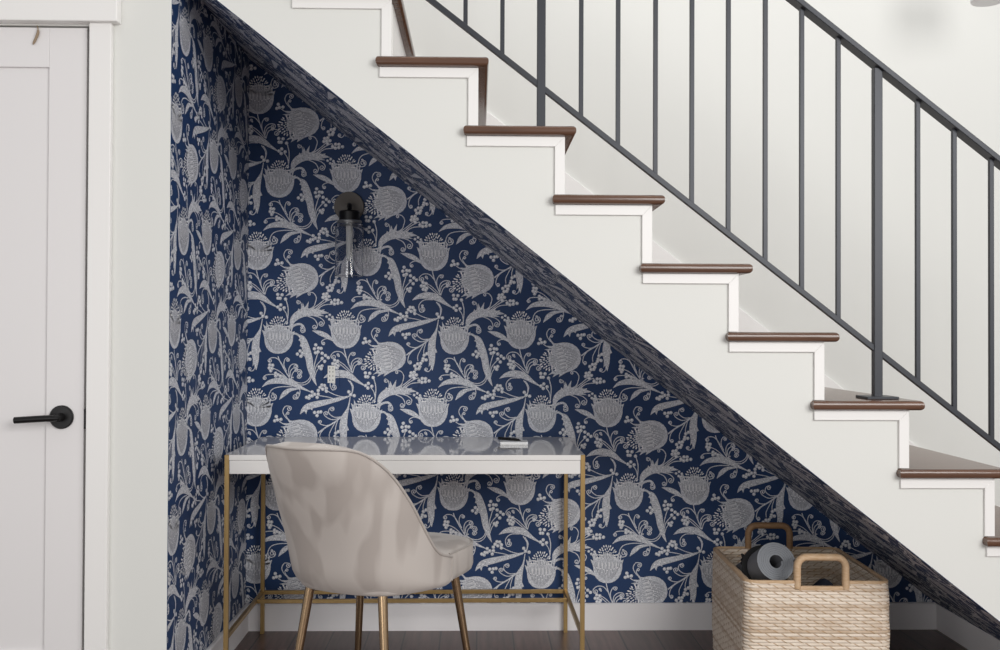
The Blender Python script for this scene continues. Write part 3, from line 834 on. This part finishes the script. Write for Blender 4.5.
# seat: rounded plan
def plan(n, hx, y0, y1, ex):
    cy, hy = (y0+y1)/2, (y1-y0)/2
    return [(hx*spow(math.cos(2*PI*k/n), 2/ex), cy+hy*spow(math.sin(2*PI*k/n), 2/ex)) for k in range(n)]
def wid(y):
    t = min(1, max(0, (y+0.19)/0.24)); return 0.62+0.38*t**0.6
def cushion(bm, hx, y0, y1, levels, ex=4.0, n=64):
    """levels: (inset, z)"""
    rings = []
    for ins, z in levels:
        rings.append([bm.verts.new((x*wid(y), y, z)) for x, y in plan(n, hx-ins, y0+ins, y1-ins, ex)])
    for a_, b_ in zip(rings, rings[1:]):
        for k in range(n): bm.faces.new((a_[k], a_[(k+1)%n], b_[(k+1)%n], b_[k]))
    bm.faces.new(rings[0][::-1]); bm.faces.new(rings[-1])
bm = bmesh.new()
cushion(bm, 0.224, -0.185, 0.292, [(0.06,0.4075),(0.03,0.408),(0.012,0.411),(0.004,0.417),(0,0.43),(0,0.482),(0.003,0.492),(0.010,0.499),(0.03,0.506),(0.07,0.513),(0.14,0.517)], 5.0)
se = obj('seat', bm, M['velvet'], CH, smooth=True, angle=60)
loop = [(x, y, 0.494) for x, y in plan(64, 0.2215, -0.1825, 0.2895, 5.0)]
i0 = [p for p in loop if p[1] > 0.03]
i0.sort(key=lambda p: math.atan2(p[1]-0.03, p[0]))
bm = bmesh.new(); tube(bm, i0, 0.0034, 8); obj('seat_piping', bm, M['piping'], se, smooth=True)
for sx in (-1, 1):
    for sy in (-1, 1):
        ax_ = 0.117 if sy < 0 else 0.162; ay_ = -0.145 if sy < 0 else 0.2
        top = Vector((sx*ax_, ay_, 0.418)); bot = Vector((sx*(ax_+0.05), ay_+sy*0.055, 0.0))
        bm = bmesh.new(); pts = [top.lerp(bot, t) for t in (0, 0.05, 0.5, 0.96, 1.0)]
        tube(bm, pts, [0.0135,0.0135,0.0115,0.0092,0.0085], 20)
        obj('leg', bm, M['legbrass'], CH, smooth=True)

# ------------------------------------------------------------------ basket
bf = 0.235
BX0, BX1 = ax(746.5, bf, 583), ax(890.5, bf, 583)
BZ = az(582.5, bf, 815)
BYB = 0.745
BK = thing('wicker_basket', 'large rectangular woven rattan basket with two cane handles under the stairs', 'basket', ((BX0+BX1)/2+0.006, (bf+BYB)/2, 0), math.radians(-1.6))
hx, hy = (BX1-BX0)/2, (BYB-bf)/2
def rrect(hx, hy, r, n=7):
    out = []
    for cx, cy, a0 in ((hx-r, -hy+r, -PI/2), (hx-r, hy-r, 0), (-hx+r, hy-r, PI/2), (-hx+r, -hy+r, PI)):
        for k in range(n+1):
            a = a0 + (PI/2)*k/n; out.append((cx+r*math.cos(a), cy+r*math.sin(a)))
    return out
ROWS = 36; PITCH = BZ/ROWS
bm = bmesh.new(); uvl = bm.loops.layers.uv.new('UVMap')
def dens(loop, step=0.012):
    o = []
    for i in range(len(loop)):
        a, b = loop[i], loop[(i+1)%len(loop)]; l = math.hypot(b[0]-a[0], b[1]-a[1]); n = max(1, int(l/step))
        for k in range(n): o.append((a[0]+(b[0]-a[0])*k/n, a[1]+(b[1]-a[1])*k/n))
    return o
def ringrow(off, z): return [(x, y, z) for x, y in dens(rrect(hx+off, hy+off, 0.03+off))]
c = BK.location.x
HX_ = [(-1, ax(800, bf, 570)-c, ax(848, bf, 570)-c), (1, ax(746.2, BYB, 535)-c, ax(787.2, BYB, 535)-c)]
rings = []; vv = []
SUB = 6
def bulge(z): return 0.004*math.sin(PI*min(1, z/BZ)) + 0.002
for r in range(ROWS):
    for s in range(SUB+ (1 if r == ROWS-1 else 0)):
        f = s/SUB; z = (r+f)*PITCH
        rings.append((bulge(z) - 0.0045 + 0.0045*abs(math.sin(PI*f))**0.6, max(z,0.0005))); vv.append(r+f)
NB = len(dens(rrect(hx, hy, 0.03)))
HX = HX_
def notch(p, q):
    for sy, x0, x1 in HX:
        if p[1]*sy > hy-0.002 and q[1]*sy > hy-0.002 and min(p[0], q[0]) > x0-0.001 and max(p[0], q[0]) < x1+0.001: return True
    return False
def build_side(profile, vrow, flip):
    vr = []
    for off, z in profile:
        base = dens(rrect(hx, hy, 0.03)); sc_ = []
        for (x, y) in base:
            # push out along the outline normal (approximate by direction from inner rectangle)
            cx = max(-hx+0.03, min(hx-0.03, x)); cy = max(-hy+0.03, min(hy-0.03, y))
            d = Vector((x-cx, y-cy)); d = d.normalized() if d.length > 1e-6 else Vector((0,0))
            jit = 0.0009*math.sin(x*91+y*73+z*57)
            sc_.append(bm.verts.new((x+d.x*(off+jit), y+d.y*(off+jit), z)))
        vr.append(sc_)
    per = [0.0]; base = dens(rrect(hx, hy, 0.03))
    for i in range(NB):
        a, b = base[i], base[(i+1)%NB]; per.append(per[-1]+math.hypot(b[0]-a[0], b[1]-a[1]))
    for i in range(len(vr)-1):
        for k in range(NB):
            if vrow[i] >= ROWS-2-1e-6 and notch(base[k], base[(k+1)%NB]): continue
            fv = [vr[i][k], vr[i][(k+1)%NB], vr[i+1][(k+1)%NB], vr[i+1][k]]
            uvq = [(per[k], vrow[i]+1e-3), (per[k+1], vrow[i]+1e-3), (per[k+1], vrow[i+1]-1e-3), (per[k], vrow[i+1]-1e-3)]
            if flip: fv = fv[::-1]; uvq = uvq[::-1]
            f = bm.faces.new(fv); f.smooth = True
            for lp, q in zip(f.loops, uvq): lp[uvl].uv = q
    return vr
WT = 0.013
# the front and the rear short side dip under each handle: rim kept level, gap shown by the handle itself
vo = build_side(rings, vv, False)
inn = [(o-WT-0.004, z) for o, z in rings if z > 0.012]; vin = [v for (o, z), v in zip(rings, vv) if z > 0.012]
vi = build_side(inn, vin, True)
for k in range(NB):
    if notch(dens(rrect(hx, hy, 0.03))[k], dens(rrect(hx, hy, 0.03))[(k+1)%NB]): continue
    f = bm.faces.new((vo[-1][k], vo[-1][(k+1)%NB], vi[-1][(k+1)%NB], vi[-1][k]))
f = bm.faces.new(vo[0][::-1]); f = bm.faces.new(vi[0])
me = bpy.data.meshes.new('body'); bm.to_mesh(me); bm.free()
body = link('body', me, M['rattan'], BK)
# rim coil
base_ = dens(rrect(hx-0.004, hy-0.004, 0.03)); nb = len(base_)
runs, cur = [], []
for i in range(nb*2):
    p = base_[i % nb]
    gap = any(p[1]*sy > hy-0.012 and x0-0.004 < p[0] < x1+0.004 for sy, x0, x1 in HX)
    if gap:
        if cur: runs.append((i, cur))
        cur = []
    else: cur.append(p)
runs = [r for r in runs if r[0] > nb*0.3][-2:] if len(runs) > 2 else [r for r in runs]
for _, rr in runs:
    bm = bmesh.new(); tube(bm, [(x, y, BZ-0.001) for x, y in rr], 0.0068, 10); obj('rim', bm, M['cane'], BK, smooth=True)
for sy, x0, x1 in HX:
    bm = bmesh.new(); tube(bm, [(x0+0.004, sy*(hy-0.005), BZ-2*PITCH), ((x0+x1)/2, sy*(hy-0.005), BZ-2*PITCH), (x1-0.004, sy*(hy-0.005), BZ-2*PITCH)], 0.0085, 10)
    obj('notch_edge', bm, M['cane'] if sy < 0 else M['cane_dark'], BK, smooth=True)
def handle(y, x0, x1, h, mt):
    r = 0.03
    P = [(x0,y,-2*PITCH),(x0,y,0.0),(x0,y,h-r)] + [(x0+r-r*math.cos(a), y, h-r+r*math.sin(a)) for a in (0.3,0.6,0.9,1.2,1.5)] + \
        [((x0+x1)/2, y, h)] + [(x1-r+r*math.sin(a), y, h-r+r*math.cos(a)) for a in (0.1,0.4,0.7,1.0,1.3)] + [(x1,y,h-r),(x1,y,0.0),(x1,y,-2*PITCH)]
    P = [(x, yy, BZ+z) for x, yy, z in P]
    Q = []
    for a, b in zip(P, P[1:]):
        l = (Vector(b)-Vector(a)).length; n = max(1, round(l/0.0035))
        Q += [tuple(Vector(a).lerp(Vector(b), k/n)) for k in range(n)]
    Q.append(P[-1])
    bm = bmesh.new(); tube(bm, Q, [0.0132 + 0.0009*(i % 2) for i in range(len(Q))], 12, True, 0.85)
    return obj('handle', bm, mt, BK, smooth=True, angle=80)
handle(-hy+0.004, HX[0][1], HX[0][2], 0.078, M['cane'])
handle(hy-0.004, HX[1][1], HX[1][2], 0.082, M['cane_dark'])

# rolled yoga mat standing out of the basket
mc = at(776, 562, 0.335); tail = Vector((mc.x-0.03, 0.335+0.31, mc.z-0.15))
YM = thing('yoga_mat', 'rolled grey yoga mat tilted in the wicker basket', 'yoga mat', mc)
axv = (tail-mc); Lm = axv.length
zq = Vector((0,0,1)).rotation_difference(axv.normalized())
YM.rotation_mode = 'QUATERNION'; YM.rotation_quaternion = zq
def spiral(t):   # t 0..1 inner to outer
    turns = 6.0; a = 2*PI*turns*t; r = 0.021 + (0.062-0.021)*t
    return r, a
bm = bmesh.new(); N = 260; th_ = (0.062-0.021)/6.0*0.93
prev = None
for i in range(N+1):
    r, a = spiral(i/N); ca, sa_ = math.cos(a), math.sin(a)
    ring = [bm.verts.new((ca*(r+d), sa_*(r+d), z)) for d, z in ((-th_/2,0),(th_/2,0),(th_/2,Lm),(-th_/2,Lm))]
    if prev:
        for k in range(4):
            f = bm.faces.new((prev[k], prev[(k+1)%4], ring[(k+1)%4], ring[k]))
            f.material_index = 1 if k == 0 else 0
    else: bm.faces.new(ring[::-1])
    prev = ring
bm.faces.new(prev)
me_o = obj('roll', bm, [M['mat'], M['matl']], YM, smooth=True, angle=40)
bm = bmesh.new(); 
pp = [(0.0665*math.cos(2*PI*k/40), 0.0665*math.sin(2*PI*k/40), 0.10) for k in range(42)]
tube(bm, pp, 0.0022, 8, True, 6.0); obj('strap', bm, M['strap'], YM, smooth=True)
# strap knot left of the mat
kn = at(745.5, 560, 0.47)
bm = bmesh.new()
for a in range(7):
    an = a*2*PI/7+0.3; l = 0.016+0.008*((a*37) % 5)/5
    tube(bm, [(0,0,0),(l*0.6*math.cos(an), 0.004*((a%3)-1), l*0.6*math.sin(an)),(l*math.cos(an), 0.009*((a%3)-1), l*math.sin(an))], [0.009,0.007,0.003], 8)
so_ = obj('strap_knot', bm, M['strap'], smooth=True); so_.location = kn
so_.parent = YM; so_.matrix_parent_inverse = Matrix.LocRotScale(mc, zq, None).inverted()
# dark cloth that fills the basket under the mat
bm = bmesh.new(); bmesh.ops.create_icosphere(bm, subdivisions=5, radius=1.0)
for v in bm.verts:
    d = v.co.copy()
    x = spow(d.x, 0.6)*(hx-0.035); y = spow(d.y, 0.6)*(hy-0.035); z = d.z
    top = 0.15 + 0.162*math.exp(-((x-0.08)/0.11)**2-((y+0.07)/0.13)**2) + 0.012*math.sin(x*38+y*21) + 0.008*math.sin(y*47-x*13)
    zz = (0.016 if z < 0 else 0.016 + (top-0.016)*spow(z, 0.45))
    v.co = Vector((x, y, zz))
o = obj('folded_cloth', bm, M['fabricd'], smooth=True, angle=180); o.location = BK.location; o.rotation_euler = BK.rotation_euler
tag(o, 'dark blue-grey cloth bundled inside the basket under the grey mat', 'cloth')

# ------------------------------------------------------------------ light
def area(name, loc, target, sx, sy, power, col=(1,1,1)):
    l = bpy.data.lights.new(name, 'AREA'); l.shape = 'RECTANGLE'; l.size = sx; l.size_y = sy; l.energy = power; l.color = col
    o = bpy.data.objects.new(name, l); COL.objects.link(o); o.location = loc
    d = Vector(target)-Vector(loc); o.rotation_euler = d.to_track_quat('-Z', 'Y').to_euler()
    return o
wd = bpy.data.worlds.new('world'); scn.world = wd; wd.use_nodes = True
bg = wd.node_tree.nodes['Background']; bg.inputs[0].default_value = (1.0, 1.0, 0.995, 1); bg.inputs[1].default_value = 0.5
area('window_daylight', (2.2, -3.8, 2.3), (0.0, 0.6, 0.95), 2.4, 1.8, 125, (1.0, 0.99, 0.97))
area('landing_skylight', (0.9, 0.1, 4.5), (0.9, 0.6, 1.2), 3.4, 0.7, 52, (1.0, 1.0, 1.0))
area('room_daylight', (-1.9, -4.3, 1.1), (0.8, 0.6, 0.4), 2.0, 1.5, 32, (1.0, 0.99, 0.98))
scn.view_settings.view_transform = 'Standard'; scn.view_settings.look = 'None'
scn.view_settings.gamma = 1.0; scn.view_settings.use_curve_mapping = False
scn.view_settings.exposure = 0.0
